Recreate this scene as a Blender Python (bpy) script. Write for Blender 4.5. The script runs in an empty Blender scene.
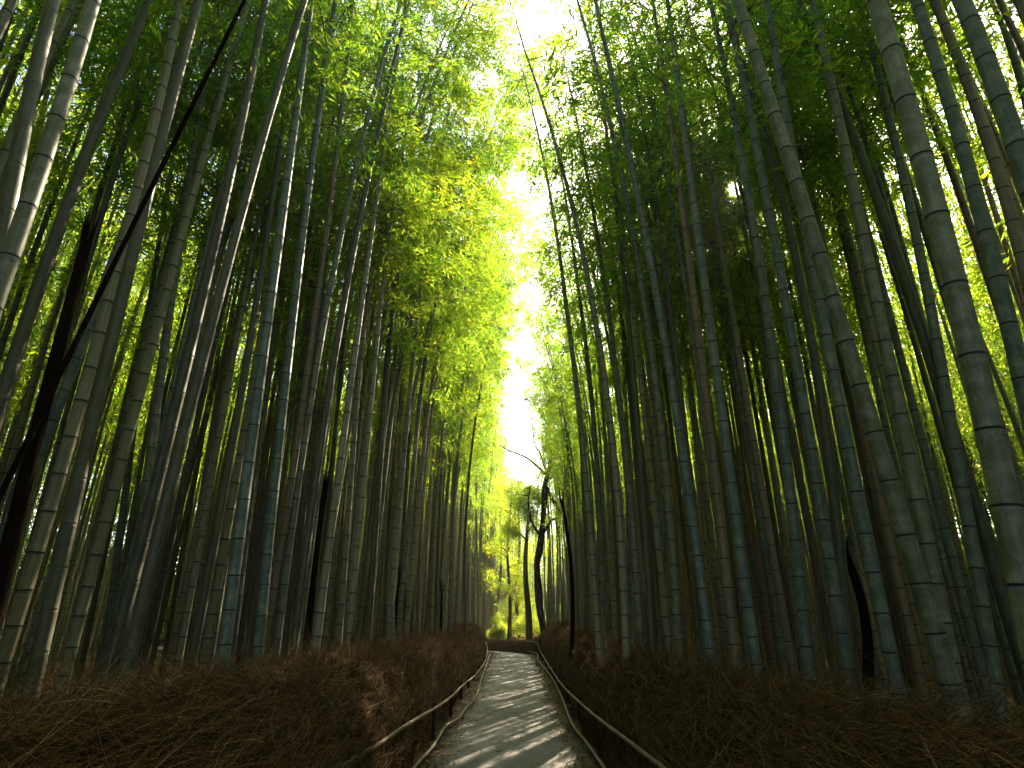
import bpy, math, random
import numpy as np
from mathutils import Vector

random.seed(7)
RNG = np.random.default_rng(11)
scene = bpy.context.scene
COL = scene.collection
R = math.radians

# ------------------------------------------------------------------ camera
FPX, PITCH, YAW, EYE = 600.0, R(20.8), R(0.287), 1.7
cam_d = bpy.data.cameras.new("camera")
cam = bpy.data.objects.new("camera", cam_d)
COL.objects.link(cam)
cam_d.sensor_width = 36.0
cam_d.lens = 36.0 * FPX / 1024.0
cam_d.clip_start, cam_d.clip_end = 0.05, 3000.0
cam.location = (0, 0, EYE)
cam.rotation_euler = (R(90) + PITCH, 0, YAW)
scene.camera = cam
FW = np.array([-math.sin(YAW) * math.cos(PITCH), math.cos(YAW) * math.cos(PITCH), math.sin(PITCH)])
RT = np.array([math.cos(YAW), math.sin(YAW), 0.0])
UP = np.cross(RT, FW)
E0 = np.array([0, 0, EYE])


def ray(px, py):
    return FW * FPX + RT * (px - 512.0) + UP * (384.0 - py)


def at_y(px, py, Y):
    r = ray(px, py)
    return E0 + r * (Y / r[1])


def at_x(px, py, X):
    r = ray(px, py)
    return E0 + r * (X / r[0])


def at_z(px, py, Z):
    r = ray(px, py)
    return E0 + r * ((Z - EYE) / r[2])


def project(p):
    d = np.asarray(p) - E0
    z = d @ FW
    return 512 + FPX * (d @ RT) / z, 384 - FPX * (d @ UP) / z, z


# ------------------------------------------------------------------ light
SUN_EL, SUN_AZ = R(36.3), R(24.1)          # azimuth from +Y towards +X
world = bpy.data.worlds.new("World")
scene.world = world
world.use_nodes = True
nt = world.node_tree
nt.nodes.clear()
sky = nt.nodes.new("ShaderNodeTexSky")
sky.sky_type = "NISHITA"
sky.sun_disc = False
sky.sun_elevation = SUN_EL
sky.sun_rotation = SUN_AZ
sky.air_density, sky.dust_density, sky.ozone_density = 1.0, 2.5, 1.0
bg = nt.nodes.new("ShaderNodeBackground")
bg.inputs[1].default_value = 0.10
wo = nt.nodes.new("ShaderNodeOutputWorld")
nt.links.new(sky.outputs[0], bg.inputs[0])
nt.links.new(bg.outputs[0], wo.inputs[0])
sun_d = bpy.data.lights.new("sun", "SUN")
sun_d.energy, sun_d.angle, sun_d.color = 5.0, R(0.53), (1.0, 0.84, 0.60)
sun = bpy.data.objects.new("sun", sun_d)
COL.objects.link(sun)
SDIR = Vector((math.sin(SUN_AZ) * math.cos(SUN_EL), math.cos(SUN_AZ) * math.cos(SUN_EL), math.sin(SUN_EL)))
sun.rotation_euler = SDIR.to_track_quat("Z", "Y").to_euler()
sun.location = (20, 40, 40)

vs = scene.view_settings
vs.view_transform, vs.look, vs.gamma, vs.use_curve_mapping = "Standard", "None", 1.0, False
vs.exposure = 2.55
cy = scene.cycles
cy.max_bounces, cy.diffuse_bounces, cy.glossy_bounces = 8, 6, 2
cy.transmission_bounces, cy.transparent_max_bounces, cy.volume_bounces = 4, 4, 0
cy.use_denoising = True
cy.caustics_reflective = cy.caustics_refractive = False
cy.sample_clamp_indirect = 6.0


# ------------------------------------------------------------------ materials
def new_mat(name):
    m = bpy.data.materials.new(name)
    m.use_nodes = True
    m.node_tree.nodes.clear()
    return m, m.node_tree, m.node_tree.nodes, m.node_tree.links


def ramp(n, stops):
    r = n.new("ShaderNodeValToRGB")
    e = r.color_ramp.elements
    e[0].position, e[0].color = stops[0][0], (*stops[0][1], 1)
    e[1].position, e[1].color = stops[1][0], (*stops[1][1], 1)
    for p, c in stops[2:]:
        x = e.new(p)
        x.color = (*c, 1)
    return r


def culm_mat(name, ca, cb, cc, rough=0.48):
    """smooth bamboo skin: base tone per culm, blotches of bloom and lichen, fine streaks along the culm"""
    m, t, n, l = new_mat(name)
    out = n.new("ShaderNodeOutputMaterial")
    b = n.new("ShaderNodeBsdfPrincipled")
    b.inputs["Roughness"].default_value = rough
    oi = n.new("ShaderNodeObjectInfo")
    tc = n.new("ShaderNodeTexCoord")
    add = n.new("ShaderNodeVectorMath")
    add.operation = "ADD"
    l.new(tc.outputs["Object"], add.inputs[0])
    l.new(oi.outputs["Location"], add.inputs[1])
    ca, cb, cc = (tuple(x * k for x, k in zip(q, (0.90, 0.87, 0.78))) for q in (ca, cb, cc))
    base = ramp(n, [(0.0, ca), (1.0, cb)])
    l.new(oi.outputs["Random"], base.inputs[0])
    n1 = n.new("ShaderNodeTexNoise")
    n1.inputs["Scale"].default_value = 9.0
    n1.inputs["Detail"].default_value = 6.0
    n1.inputs["Roughness"].default_value = 0.65
    l.new(add.outputs[0], n1.inputs["Vector"])
    r1 = ramp(n, [(0.45, (0, 0, 0)), (0.64, (1, 1, 1))])
    l.new(n1.outputs["Fac"], r1.inputs[0])
    mx = n.new("ShaderNodeMixRGB")
    mx.inputs[2].default_value = (*cc, 1)
    sc = n.new("ShaderNodeMath")
    sc.operation = "MULTIPLY"
    sc.inputs[1].default_value = 0.75
    l.new(r1.outputs[0], sc.inputs[0])
    l.new(sc.outputs[0], mx.inputs[0])
    l.new(base.outputs[0], mx.inputs[1])
    mp = n.new("ShaderNodeMapping")
    mp.inputs["Scale"].default_value = (60, 60, 1.2)
    l.new(add.outputs[0], mp.inputs[0])
    n2 = n.new("ShaderNodeTexNoise")
    n2.inputs["Scale"].default_value = 1.0
    n2.inputs["Detail"].default_value = 3.0
    l.new(mp.outputs[0], n2.inputs["Vector"])
    r2 = ramp(n, [(0.3, (0.72, 0.72, 0.72)), (0.7, (1.15, 1.15, 1.15))])
    l.new(n2.outputs["Fac"], r2.inputs[0])
    mu = n.new("ShaderNodeMixRGB")
    mu.blend_type = "MULTIPLY"
    mu.inputs[0].default_value = 1.0
    l.new(mx.outputs[0], mu.inputs[1])
    l.new(r2.outputs[0], mu.inputs[2])
    n3 = n.new("ShaderNodeTexNoise")
    n3.inputs["Scale"].default_value = 45.0
    n3.inputs["Detail"].default_value = 4.0
    l.new(add.outputs[0], n3.inputs["Vector"])
    r3 = ramp(n, [(0.60, (1, 1, 1)), (0.72, (0.55, 0.52, 0.5))])
    l.new(n3.outputs["Fac"], r3.inputs[0])
    mu2 = n.new("ShaderNodeMixRGB")
    mu2.blend_type = "MULTIPLY"
    mu2.inputs[0].default_value = 0.8
    l.new(mu.outputs[0], mu2.inputs[1])
    l.new(r3.outputs[0], mu2.inputs[2])
    l.new(mu2.outputs[0], b.inputs["Base Color"])
    rr = n.new("ShaderNodeMapRange")
    rr.inputs[3].default_value = rough - 0.08
    rr.inputs[4].default_value = rough + 0.22
    l.new(n1.outputs["Fac"], rr.inputs[0])
    l.new(rr.outputs[0], b.inputs["Roughness"])
    bp = n.new("ShaderNodeBump")
    bp.inputs["Strength"].default_value = 0.12
    bp.inputs["Distance"].default_value = 0.01
    l.new(n2.outputs["Fac"], bp.inputs["Height"])
    l.new(bp.outputs[0], b.inputs["Normal"])
    l.new(b.outputs[0], out.inputs[0])
    return m


def plain_mat(name, c1, c2, scale=8.0, rough=0.8, stretch=(1, 1, 1), bump=0.0, detail=6.0, lo=0.3, hi=0.7):
    m, t, n, l = new_mat(name)
    out = n.new("ShaderNodeOutputMaterial")
    b = n.new("ShaderNodeBsdfPrincipled")
    b.inputs["Roughness"].default_value = rough
    b.inputs["Specular IOR Level"].default_value = 0.0 if rough > 0.85 else 0.35
    tc = n.new("ShaderNodeTexCoord")
    mp = n.new("ShaderNodeMapping")
    mp.inputs["Scale"].default_value = stretch
    l.new(tc.outputs["Object"], mp.inputs[0])
    n1 = n.new("ShaderNodeTexNoise")
    n1.inputs["Scale"].default_value = scale
    n1.inputs["Detail"].default_value = detail
    n1.inputs["Roughness"].default_value = 0.7
    l.new(mp.outputs[0], n1.inputs["Vector"])
    r1 = ramp(n, [(lo, c1), (hi, c2)])
    l.new(n1.outputs["Fac"], r1.inputs[0])
    l.new(r1.outputs[0], b.inputs["Base Color"])
    if bump:
        bp = n.new("ShaderNodeBump")
        bp.inputs["Strength"].default_value = bump
        bp.inputs["Distance"].default_value = 0.02
        l.new(n1.outputs["Fac"], bp.inputs["Height"])
        l.new(bp.outputs[0], b.inputs["Normal"])
    l.new(b.outputs[0], out.inputs[0])
    return m


def island_mat(name, stops, rough=0.7, spec=0.2):
    """a tone of its own for every twig or dry leaf"""
    m, t, n, l = new_mat(name)
    out = n.new("ShaderNodeOutputMaterial")
    b = n.new("ShaderNodeBsdfPrincipled")
    b.inputs["Roughness"].default_value = rough
    b.inputs["Specular IOR Level"].default_value = spec
    g = n.new("ShaderNodeNewGeometry")
    r1 = ramp(n, stops)
    l.new(g.outputs["Random Per Island"], r1.inputs[0])
    l.new(r1.outputs[0], b.inputs["Base Color"])
    l.new(b.outputs[0], out.inputs[0])
    return m


def leaf_mat(name, refl, trans, mixf=0.55):
    """thin leaves: they reflect a dark green and let a yellower green through"""
    m, t, n, l = new_mat(name)
    out = n.new("ShaderNodeOutputMaterial")
    g = n.new("ShaderNodeNewGeometry")
    oi = n.new("ShaderNodeObjectInfo")
    ad = n.new("ShaderNodeMath")
    ad.operation = "MULTIPLY_ADD"
    ad.inputs[1].default_value = 0.65
    l.new(g.outputs["Random Per Island"], ad.inputs[0])
    s = n.new("ShaderNodeMath")
    s.operation = "MULTIPLY"
    s.inputs[1].default_value = 0.35
    l.new(oi.outputs["Random"], s.inputs[0])
    l.new(s.outputs[0], ad.inputs[2])
    r1, r2 = ramp(n, refl), ramp(n, trans)
    l.new(ad.outputs[0], r1.inputs[0])
    l.new(ad.outputs[0], r2.inputs[0])
    d = n.new("ShaderNodeBsdfDiffuse")
    tr = n.new("ShaderNodeBsdfTranslucent")
    gl = n.new("ShaderNodeBsdfGlossy")
    gl.inputs["Roughness"].default_value = 0.45
    gl.inputs["Color"].default_value = (0.75, 0.85, 0.55, 1)
    l.new(r1.outputs[0], d.inputs[0])
    l.new(r2.outputs[0], tr.inputs[0])
    mx = n.new("ShaderNodeMixShader")
    mx.inputs[0].default_value = mixf
    l.new(d.outputs[0], mx.inputs[1])
    l.new(tr.outputs[0], mx.inputs[2])
    m2 = n.new("ShaderNodeMixShader")
    m2.inputs[0].default_value = 0.03
    l.new(mx.outputs[0], m2.inputs[1])
    l.new(gl.outputs[0], m2.inputs[2])
    l.new(m2.outputs[0], out.inputs[0])
    return m


M = {}
M["green"] = culm_mat("culm_grey_green", (0.095, 0.112, 0.072), (0.15, 0.158, 0.105), (0.27, 0.27, 0.225))
M["blue"] = culm_mat("culm_blue_green", (0.076, 0.114, 0.104), (0.10, 0.138, 0.122), (0.225, 0.25, 0.22))
M["dark"] = culm_mat("culm_dark_olive", (0.050, 0.054, 0.032), (0.08, 0.08, 0.048), (0.11, 0.11, 0.075))
M["pale"] = culm_mat("culm_pale_green", (0.20, 0.195, 0.125), (0.27, 0.25, 0.165), (0.30, 0.28, 0.21))
M["brown"] = culm_mat("culm_brown", (0.19, 0.125, 0.085), (0.22, 0.155, 0.11), (0.15, 0.12, 0.09))
M["tan"] = culm_mat("culm_tan_pink", (0.22, 0.175, 0.145), (0.25, 0.20, 0.165), (0.17, 0.15, 0.13))
M["yellow"] = culm_mat("culm_golden", (0.36, 0.20, 0.045), (0.40, 0.22, 0.05), (0.25, 0.14, 0.04))
M["dead"] = plain_mat("culm_black", (0.004, 0.003, 0.0025), (0.016, 0.010, 0.007), 14, 0.9, (1, 1, 0.2), 0.4)
M["ring_dark"] = plain_mat("node_ring_dark", (0.012, 0.013, 0.012), (0.03, 0.032, 0.028), 30)
M["ring_pale"] = plain_mat("node_ring_pale", (0.07, 0.065, 0.045), (0.14, 0.125, 0.09), 30)
M["bloom"] = plain_mat("node_bloom", (0.09, 0.10, 0.078), (0.16, 0.165, 0.135), 25)
M["branch"] = plain_mat("bamboo_branch", (0.10, 0.12, 0.05), (0.17, 0.17, 0.08), 12, 0.6)
M["leaf"] = leaf_mat("bamboo_leaf",
                     [(0.0, (0.028, 0.075, 0.008)), (0.6, (0.050, 0.12, 0.012)), (1.0, (0.11, 0.15, 0.014))],
                     [(0.0, (0.16, 0.43, 0.024)), (0.55, (0.37, 0.61, 0.030)), (0.85, (0.65, 0.69, 0.034)), (1.0, (0.86, 0.72, 0.035))], 0.67)
M["tree_leaf"] = leaf_mat("broad_leaf",
                          [(0.0, (0.05, 0.10, 0.014)), (0.6, (0.08, 0.14, 0.018)), (1.0, (0.14, 0.16, 0.024))],
                          [(0.0, (0.18, 0.37, 0.018)), (0.55, (0.36, 0.50, 0.022)), (1.0, (0.62, 0.56, 0.03))], 0.64)
M["thicket"] = leaf_mat("thicket_leaf_shaded", [(0.0, (0.022, 0.05, 0.008)), (1.0, (0.06, 0.09, 0.012))],
                        [(0.0, (0.06, 0.20, 0.006)), (0.7, (0.20, 0.36, 0.01)), (1.0, (0.40, 0.42, 0.015))], 0.5)  # leaf colours darkened to put shade on the wood edge
M["bark"] = plain_mat("dark_bark", (0.018, 0.013, 0.010), (0.05, 0.036, 0.028), 6, 0.9, (1, 1, 0.25), 0.5)
M["bark2"] = plain_mat("grey_bark", (0.05, 0.045, 0.03), (0.11, 0.095, 0.06), 6, 0.9, (1, 1, 0.25), 0.4)
M["twig"] = island_mat("brushwood_twig", [(0.0, (0.048, 0.026, 0.010)), (0.55, (0.145, 0.081, 0.031)), (0.9, (0.245, 0.145, 0.060)), (1.0, (0.40, 0.26, 0.13))], 0.75, 0.08)
M["core"] = plain_mat("brush_light_block", (0.006, 0.0035, 0.002), (0.03, 0.016, 0.007), 26, 0.95, (1, 0.2, 1), 0.6)
M["pole"] = plain_mat("weathered_pole", (0.16, 0.12, 0.07), (0.31, 0.25, 0.15), 10, 0.6, (1, 0.15, 1), 0.2)
M["rope"] = plain_mat("black_rope", (0.012, 0.010, 0.008), (0.03, 0.025, 0.02), 60, 0.9)
M["litter"] = island_mat("dry_leaf", [(0.0, (0.06, 0.035, 0.016)), (0.5, (0.14, 0.085, 0.035)), (0.85, (0.24, 0.16, 0.07)), (1.0, (0.34, 0.25, 0.12))], 0.8)


def path_mat():
    m, t, n, l = new_mat("path_surface")
    out = n.new("ShaderNodeOutputMaterial")
    b = n.new("ShaderNodeBsdfPrincipled")
    b.inputs["Roughness"].default_value = 0.78
    tc = n.new("ShaderNodeTexCoord")

    def noise(s, d=5.0):
        x = n.new("ShaderNodeTexNoise")
        x.inputs["Scale"].default_value = s
        x.inputs["Detail"].default_value = d
        l.new(tc.outputs["Object"], x.inputs["Vector"])
        return x
    big, mid, fine = noise(0.7), noise(6.0), noise(140.0, 2.0)
    r1 = ramp(n, [(0.3, (0.165, 0.152, 0.156)), (0.7, (0.27, 0.248, 0.252))])
    l.new(big.outputs["Fac"], r1.inputs[0])
    r2 = ramp(n, [(0.3, (0.82, 0.82, 0.80)), (0.7, (1.12, 1.12, 1.12))])
    l.new(mid.outputs["Fac"], r2.inputs[0])
    r3 = ramp(n, [(0.35, (0.6, 0.6, 0.6)), (0.65, (1.3, 1.3, 1.3))])
    l.new(fine.outputs["Fac"], r3.inputs[0])
    a = n.new("ShaderNodeMixRGB")
    a.blend_type = "MULTIPLY"
    a.inputs[0].default_value = 1
    l.new(r1.outputs[0], a.inputs[1])
    l.new(r2.outputs[0], a.inputs[2])
    c = n.new("ShaderNodeMixRGB")
    c.blend_type = "MULTIPLY"
    c.inputs[0].default_value = 1
    l.new(a.outputs[0], c.inputs[1])
    l.new(r3.outputs[0], c.inputs[2])
    l.new(c.outputs[0], b.inputs["Base Color"])
    bp = n.new("ShaderNodeBump")
    bp.inputs["Strength"].default_value = 0.5
    bp.inputs["Distance"].default_value = 0.006
    l.new(fine.outputs["Fac"], bp.inputs["Height"])
    l.new(bp.outputs[0], b.inputs["Normal"])
    l.new(b.outputs[0], out.inputs[0])
    return m


M["path"] = path_mat()
M["soil"] = plain_mat("leaf_litter_soil", (0.028, 0.019, 0.011), (0.085, 0.058, 0.032), 5.0, 0.95, (1, 1, 1), 0.5)


# ------------------------------------------------------------------ mesh building
SUNV = np.array(SDIR)


class MB:
    """collects quads / triangles in numpy arrays and links them as ONE mesh object"""

    def __init__(self):
        self.v, self.f4, self.f3, self.m4, self.m3, self.n = [], [], [], [], [], 0

    def add(self, v, quads=None, tris=None, mi=0):
        v = np.asarray(v, np.float32).reshape(-1, 3)
        if quads is not None and len(quads):
            q = np.asarray(quads, np.int32) + self.n
            self.f4.append(q)
            self.m4.append(np.broadcast_to(np.asarray(mi, np.int32), (len(q),)))
        if tris is not None and len(tris):
            q = np.asarray(tris, np.int32) + self.n
            self.f3.append(q)
            self.m3.append(np.zeros(len(q), np.int32) + (mi if np.isscalar(mi) else 0))
        self.v.append(v)
        self.n += len(v)

    def tube(self, pts, rad, sides=8, mi=0, cap=True):
        pts = np.asarray(pts, float)
        rad = np.asarray(rad, float)
        k = len(pts)
        tan = np.gradient(pts, axis=0)
        tan /= np.linalg.norm(tan, axis=1, keepdims=True) + 1e-9
        ref = np.array([0, 0, 1.0]) if abs(tan[k // 2][2]) < 0.8 else np.array([0, 1.0, 0])
        a = np.cross(tan, ref)
        a /= np.linalg.norm(a, axis=1, keepdims=True) + 1e-9
        b = np.cross(tan, a)
        th = np.linspace(0, 2 * np.pi, sides, endpoint=False)
        ring = a[:, None, :] * np.cos(th)[None, :, None] + b[:, None, :] * np.sin(th)[None, :, None]
        v = pts[:, None, :] + ring * rad[:, None, None]
        i = np.arange(k - 1)[:, None] * sides
        j = np.arange(sides)[None, :]
        j2 = (j + 1) % sides
        q = np.stack([i + j, i + j2, i + sides + j2, i + sides + j], -1).reshape(-1, 4)
        if np.isscalar(mi):
            m = mi
        else:
            m = np.repeat(np.asarray(mi), sides)
        v = v.reshape(-1, 3)
        tris = None
        if cap:
            v = np.vstack([v, pts[-1] + tan[-1] * rad[-1] * 0.3])
            o = (k - 1) * sides
            tris = [(o + s, o + (s + 1) % sides, k * sides) for s in range(sides)]
        n0 = self.n
        self.add(v, q, None, m)
        if tris is not None:
            self.f3.append(np.asarray(tris, np.int32) + n0)
            self.m3.append(np.zeros(len(tris), np.int32) + (mi if np.isscalar(mi) else 0))

    def leaves(self, c, d, w, L, W, mi=0):
        """one four-cornered blade per leaf: c roots, d unit directions, w unit widths"""
        c, d, w = (np.asarray(x, np.float32) for x in (c, d, w))
        L, W = np.asarray(L, np.float32)[:, None], np.asarray(W, np.float32)[:, None]
        nrm = np.cross(d, w)
        v = np.stack([c, c + d * L * 0.38 + w * W * 0.5, c + d * L - nrm * L * 0.10, c + d * L * 0.38 - w * W * 0.5], 1)
        k = len(c)
        q = np.arange(k * 4, dtype=np.int32).reshape(k, 4)
        self.add(v.reshape(-1, 3), q, None, mi)

    def mesh(self, name, mats, smooth=False):
        me = bpy.data.meshes.new(name)
        v = np.concatenate(self.v)
        me.vertices.add(len(v))
        me.vertices.foreach_set("co", v.ravel())
        loops, tot, mats_i = [], [], []
        if self.f4:
            f = np.concatenate(self.f4)
            loops.append(f.ravel())
            tot.append(np.full(len(f), 4, np.int32))
            mats_i.append(np.concatenate(self.m4))
        if self.f3:
            f = np.concatenate(self.f3)
            loops.append(f.ravel())
            tot.append(np.full(len(f), 3, np.int32))
            mats_i.append(np.concatenate(self.m3))
        loops, tot, mats_i = np.concatenate(loops), np.concatenate(tot), np.concatenate(mats_i)
        me.loops.add(len(loops))
        me.loops.foreach_set("vertex_index", loops.astype(np.int32))
        me.polygons.add(len(tot))
        me.polygons.foreach_set("loop_start", (np.cumsum(tot) - tot).astype(np.int32))
        me.polygons.foreach_set("loop_total", tot)
        me.polygons.foreach_set("material_index", mats_i.astype(np.int32))
        me.polygons.foreach_set("use_smooth", np.full(len(tot), smooth))
        for m in mats:
            me.materials.append(m)
        me.update(calc_edges=True)
        return me

    def build(self, name, mats, parent=None, smooth=False):
        o = bpy.data.objects.new(name, self.mesh(name, mats if isinstance(mats, (list, tuple)) else [mats], smooth))
        COL.objects.link(o)
        if parent is not None:
            o.parent = parent
        return o


def empty(name, loc, rz=0.0):
    o = bpy.data.objects.new(name, None)
    o.empty_display_size = 0.3
    COL.objects.link(o)
    o.location = loc
    o.rotation_euler = (0, 0, rz)
    return o


def tag(o, label=None, cat=None, group=None, kind=None):
    if label:
        o["label"] = label
    if cat:
        o["category"] = cat
    if group:
        o["group"] = group
    if kind:
        o["kind"] = kind
    return o


def unit(v):
    return v / (np.linalg.norm(v, axis=-1, keepdims=True) + 1e-9)


# ------------------------------------------------------------------ bamboo
def culm_into(mb, axis, H, r0, internode, sides, rng, detail=True, cut=False, slots=(0, 1, 2)):
    """axis(z) gives the point of the culm at height z; rings, ridges and bloom at every node"""
    z, zs, rs, ms = 0.0, [], [], []

    def rad(h):
        t = h / H
        return r0 * ((1 - 0.35 * t) if cut else max(0.07, 1 - 0.22 * t - 0.73 * t ** 2.4))
    step = internode * 0.62
    nodes = []
    while z < H - 0.15:
        nodes.append(z)
        z += step * rng.uniform(0.93, 1.07)
        step = min(internode * 1.12, step * 1.06)
    for k, h in enumerate(nodes):
        nx = nodes[k + 1] if k + 1 < len(nodes) else H
        r = rad(h)
        if detail:
            for dz, f, m in ((0.000, 1.0, slots[1]), (0.005, 0.955, slots[1]), (0.012, 1.045, slots[0]), (0.022, 1.0, slots[0])):
                zs.append(h + dz)
                rs.append(r * f)
                ms.append(m)
            zs.append(h + (nx - h) * 0.5)
            rs.append(rad(h + (nx - h) * 0.5) * 0.985)
            ms.append(slots[0])
            zs.append(nx - 0.016)
            rs.append(rad(nx - 0.016))
            ms.append(slots[2])
        else:
            for dz, f, m in ((0.0, 1.03, slots[1]), (0.02, 1.0, slots[0])):
                zs.append(h + dz)
                rs.append(r * f)
                ms.append(m)
    pts = np.array([axis(h) for h in zs])
    mb.tube(pts, rs, sides, ms[:-1])
    return nodes, rad


def crown_into(lf, br, axis, H, z0, n_leaf, rng, scale=1.0, reach=1.35, n_branch=54, lmi=0, sunlit=None):
    """branches from the upper nodes and plumes of hanging leaves along them"""
    t = np.sort(rng.random(n_branch)) ** 0.85
    hz = z0 + (H - z0) * t * 0.985
    az = rng.random(n_branch) * 2 * np.pi
    ln = reach * (0.55 + 0.75 * rng.random(n_branch)) * (1.0 - 0.55 * t) * (0.55 + 0.45 * np.minimum(1, t / 0.15))
    base = np.array([axis(h) for h in hz])
    out = np.stack([np.cos(az), np.sin(az), np.zeros(n_branch)], 1)
    rise = (0.75 + 0.5 * rng.random(n_branch))[:, None]
    droop = (0.9 + 0.6 * rng.random(n_branch))[:, None]

    def along(s, i):
        s = s[:, None]
        return base[i] + out[i] * ln[i][:, None] * s + np.array([0, 0, 1.0]) * ln[i][:, None] * (rise[i] * s - droop[i] * s * s)
    if br is not None:
        for i in range(n_branch):
            ii = np.full(4, i)
            br.tube(along(np.array([0, 0.35, 0.7, 1.0]), ii), np.array([0.009, 0.007, 0.005, 0.002]) * (0.6 + ln[i] * 0.4), 3, 1, False)
    wgt = ln / ln.sum()
    n_cl = max(20, n_leaf // 18)
    bi = rng.choice(n_branch, n_cl, p=wgt)
    s = 0.28 + 0.74 * rng.random(n_cl) ** 0.8
    cc = along(s, bi) + rng.normal(0, 0.13, (n_cl, 3)) * np.array([1, 1, 0.7]) * scale
    k = rng.integers(0, n_cl, n_leaf)
    c = cc[k] + rng.normal(0, 0.062, (n_leaf, 3)) * scale
    dc = unit(out[bi] * 0.5 + rng.normal(0, 0.5, (n_cl, 3)) + np.array([0, 0, -0.5]))
    c = c + dc[k] * rng.normal(0, 0.10, n_leaf)[:, None] * scale      # leaves strung along a hanging spray
    d = dc[k] + rng.normal(0, 0.34, (n_leaf, 3))
    d = unit(d)
    if sunlit is not None:
        q = c + sunlit - E0                       # the gap in the leaves through which the low sun breaks
        a = q @ SUNV
        keep = np.linalg.norm(q - a[:, None] * SUNV, axis=1) > 0.06 + 0.008 * np.maximum(a, 0)
        c, d = c[keep], d[keep]
        n_leaf = len(c)
    w = unit(np.cross(d, rng.normal(0, 1, (n_leaf, 3)) + np.array([0, 0, 0.9])))
    L = rng.uniform(0.085, 0.16, n_leaf) * scale
    W = L * rng.uniform(0.17, 0.25, n_leaf)
    lf.leaves(c, d, w, L, W, lmi)




def make_axis(zk, xk, Y0, side, H, rng, cut=False):
    """culm line through the given (height, x) points at depth Y0; above them it leans over, towards the path"""
    zk, xk = np.asarray(zk, float), np.asarray(xk, float)
    o = np.argsort(zk)
    zk, xk = zk[o], xk[o]
    deg = 2 if len(zk) > 2 else 1
    cf = np.polyfit(zk, xk, deg)
    dc = np.polyder(cf)
    lo, hi = zk[0], zk[-1]
    slo, shi = np.polyval(dc, lo), np.polyval(dc, hi)
    slo, shi = np.clip(slo, -0.35, 0.35), np.clip(shi, -0.3, 0.3)
    xlo, xhi = np.polyval(cf, lo), np.polyval(cf, hi)
    arch = -side * rng.uniform(0.004, 0.011)
    yl = rng.normal(0, 0.004)
    a0 = max(hi, 6.0)

    def axis(z):
        if z < lo:
            x = xlo + slo * (z - lo)
        elif z > hi:
            x = xhi + shi * (z - hi) * (0.75 if not cut else 1.0)
        else:
            x = np.polyval(cf, z)
        if z > a0:
            x += arch * (z - a0) ** 2
        return np.array([x, Y0 + yl * max(0, z - 6) ** 1.6, z])
    return axis


CULM_SLOTS = {k: [M[k], M["dead" if k == "dead" else "ring_pale" if k in ("dark", "yellow") else "ring_dark"], M["bloom" if k in ("green", "blue", "pale") else k]]
              for k in ("green", "blue", "dark", "pale", "brown", "tan", "yellow", "dead")}

FRONT_R = "bamboo in the front rows right of the path"
FRONT_L = "bamboo in the front rows left of the path"
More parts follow.
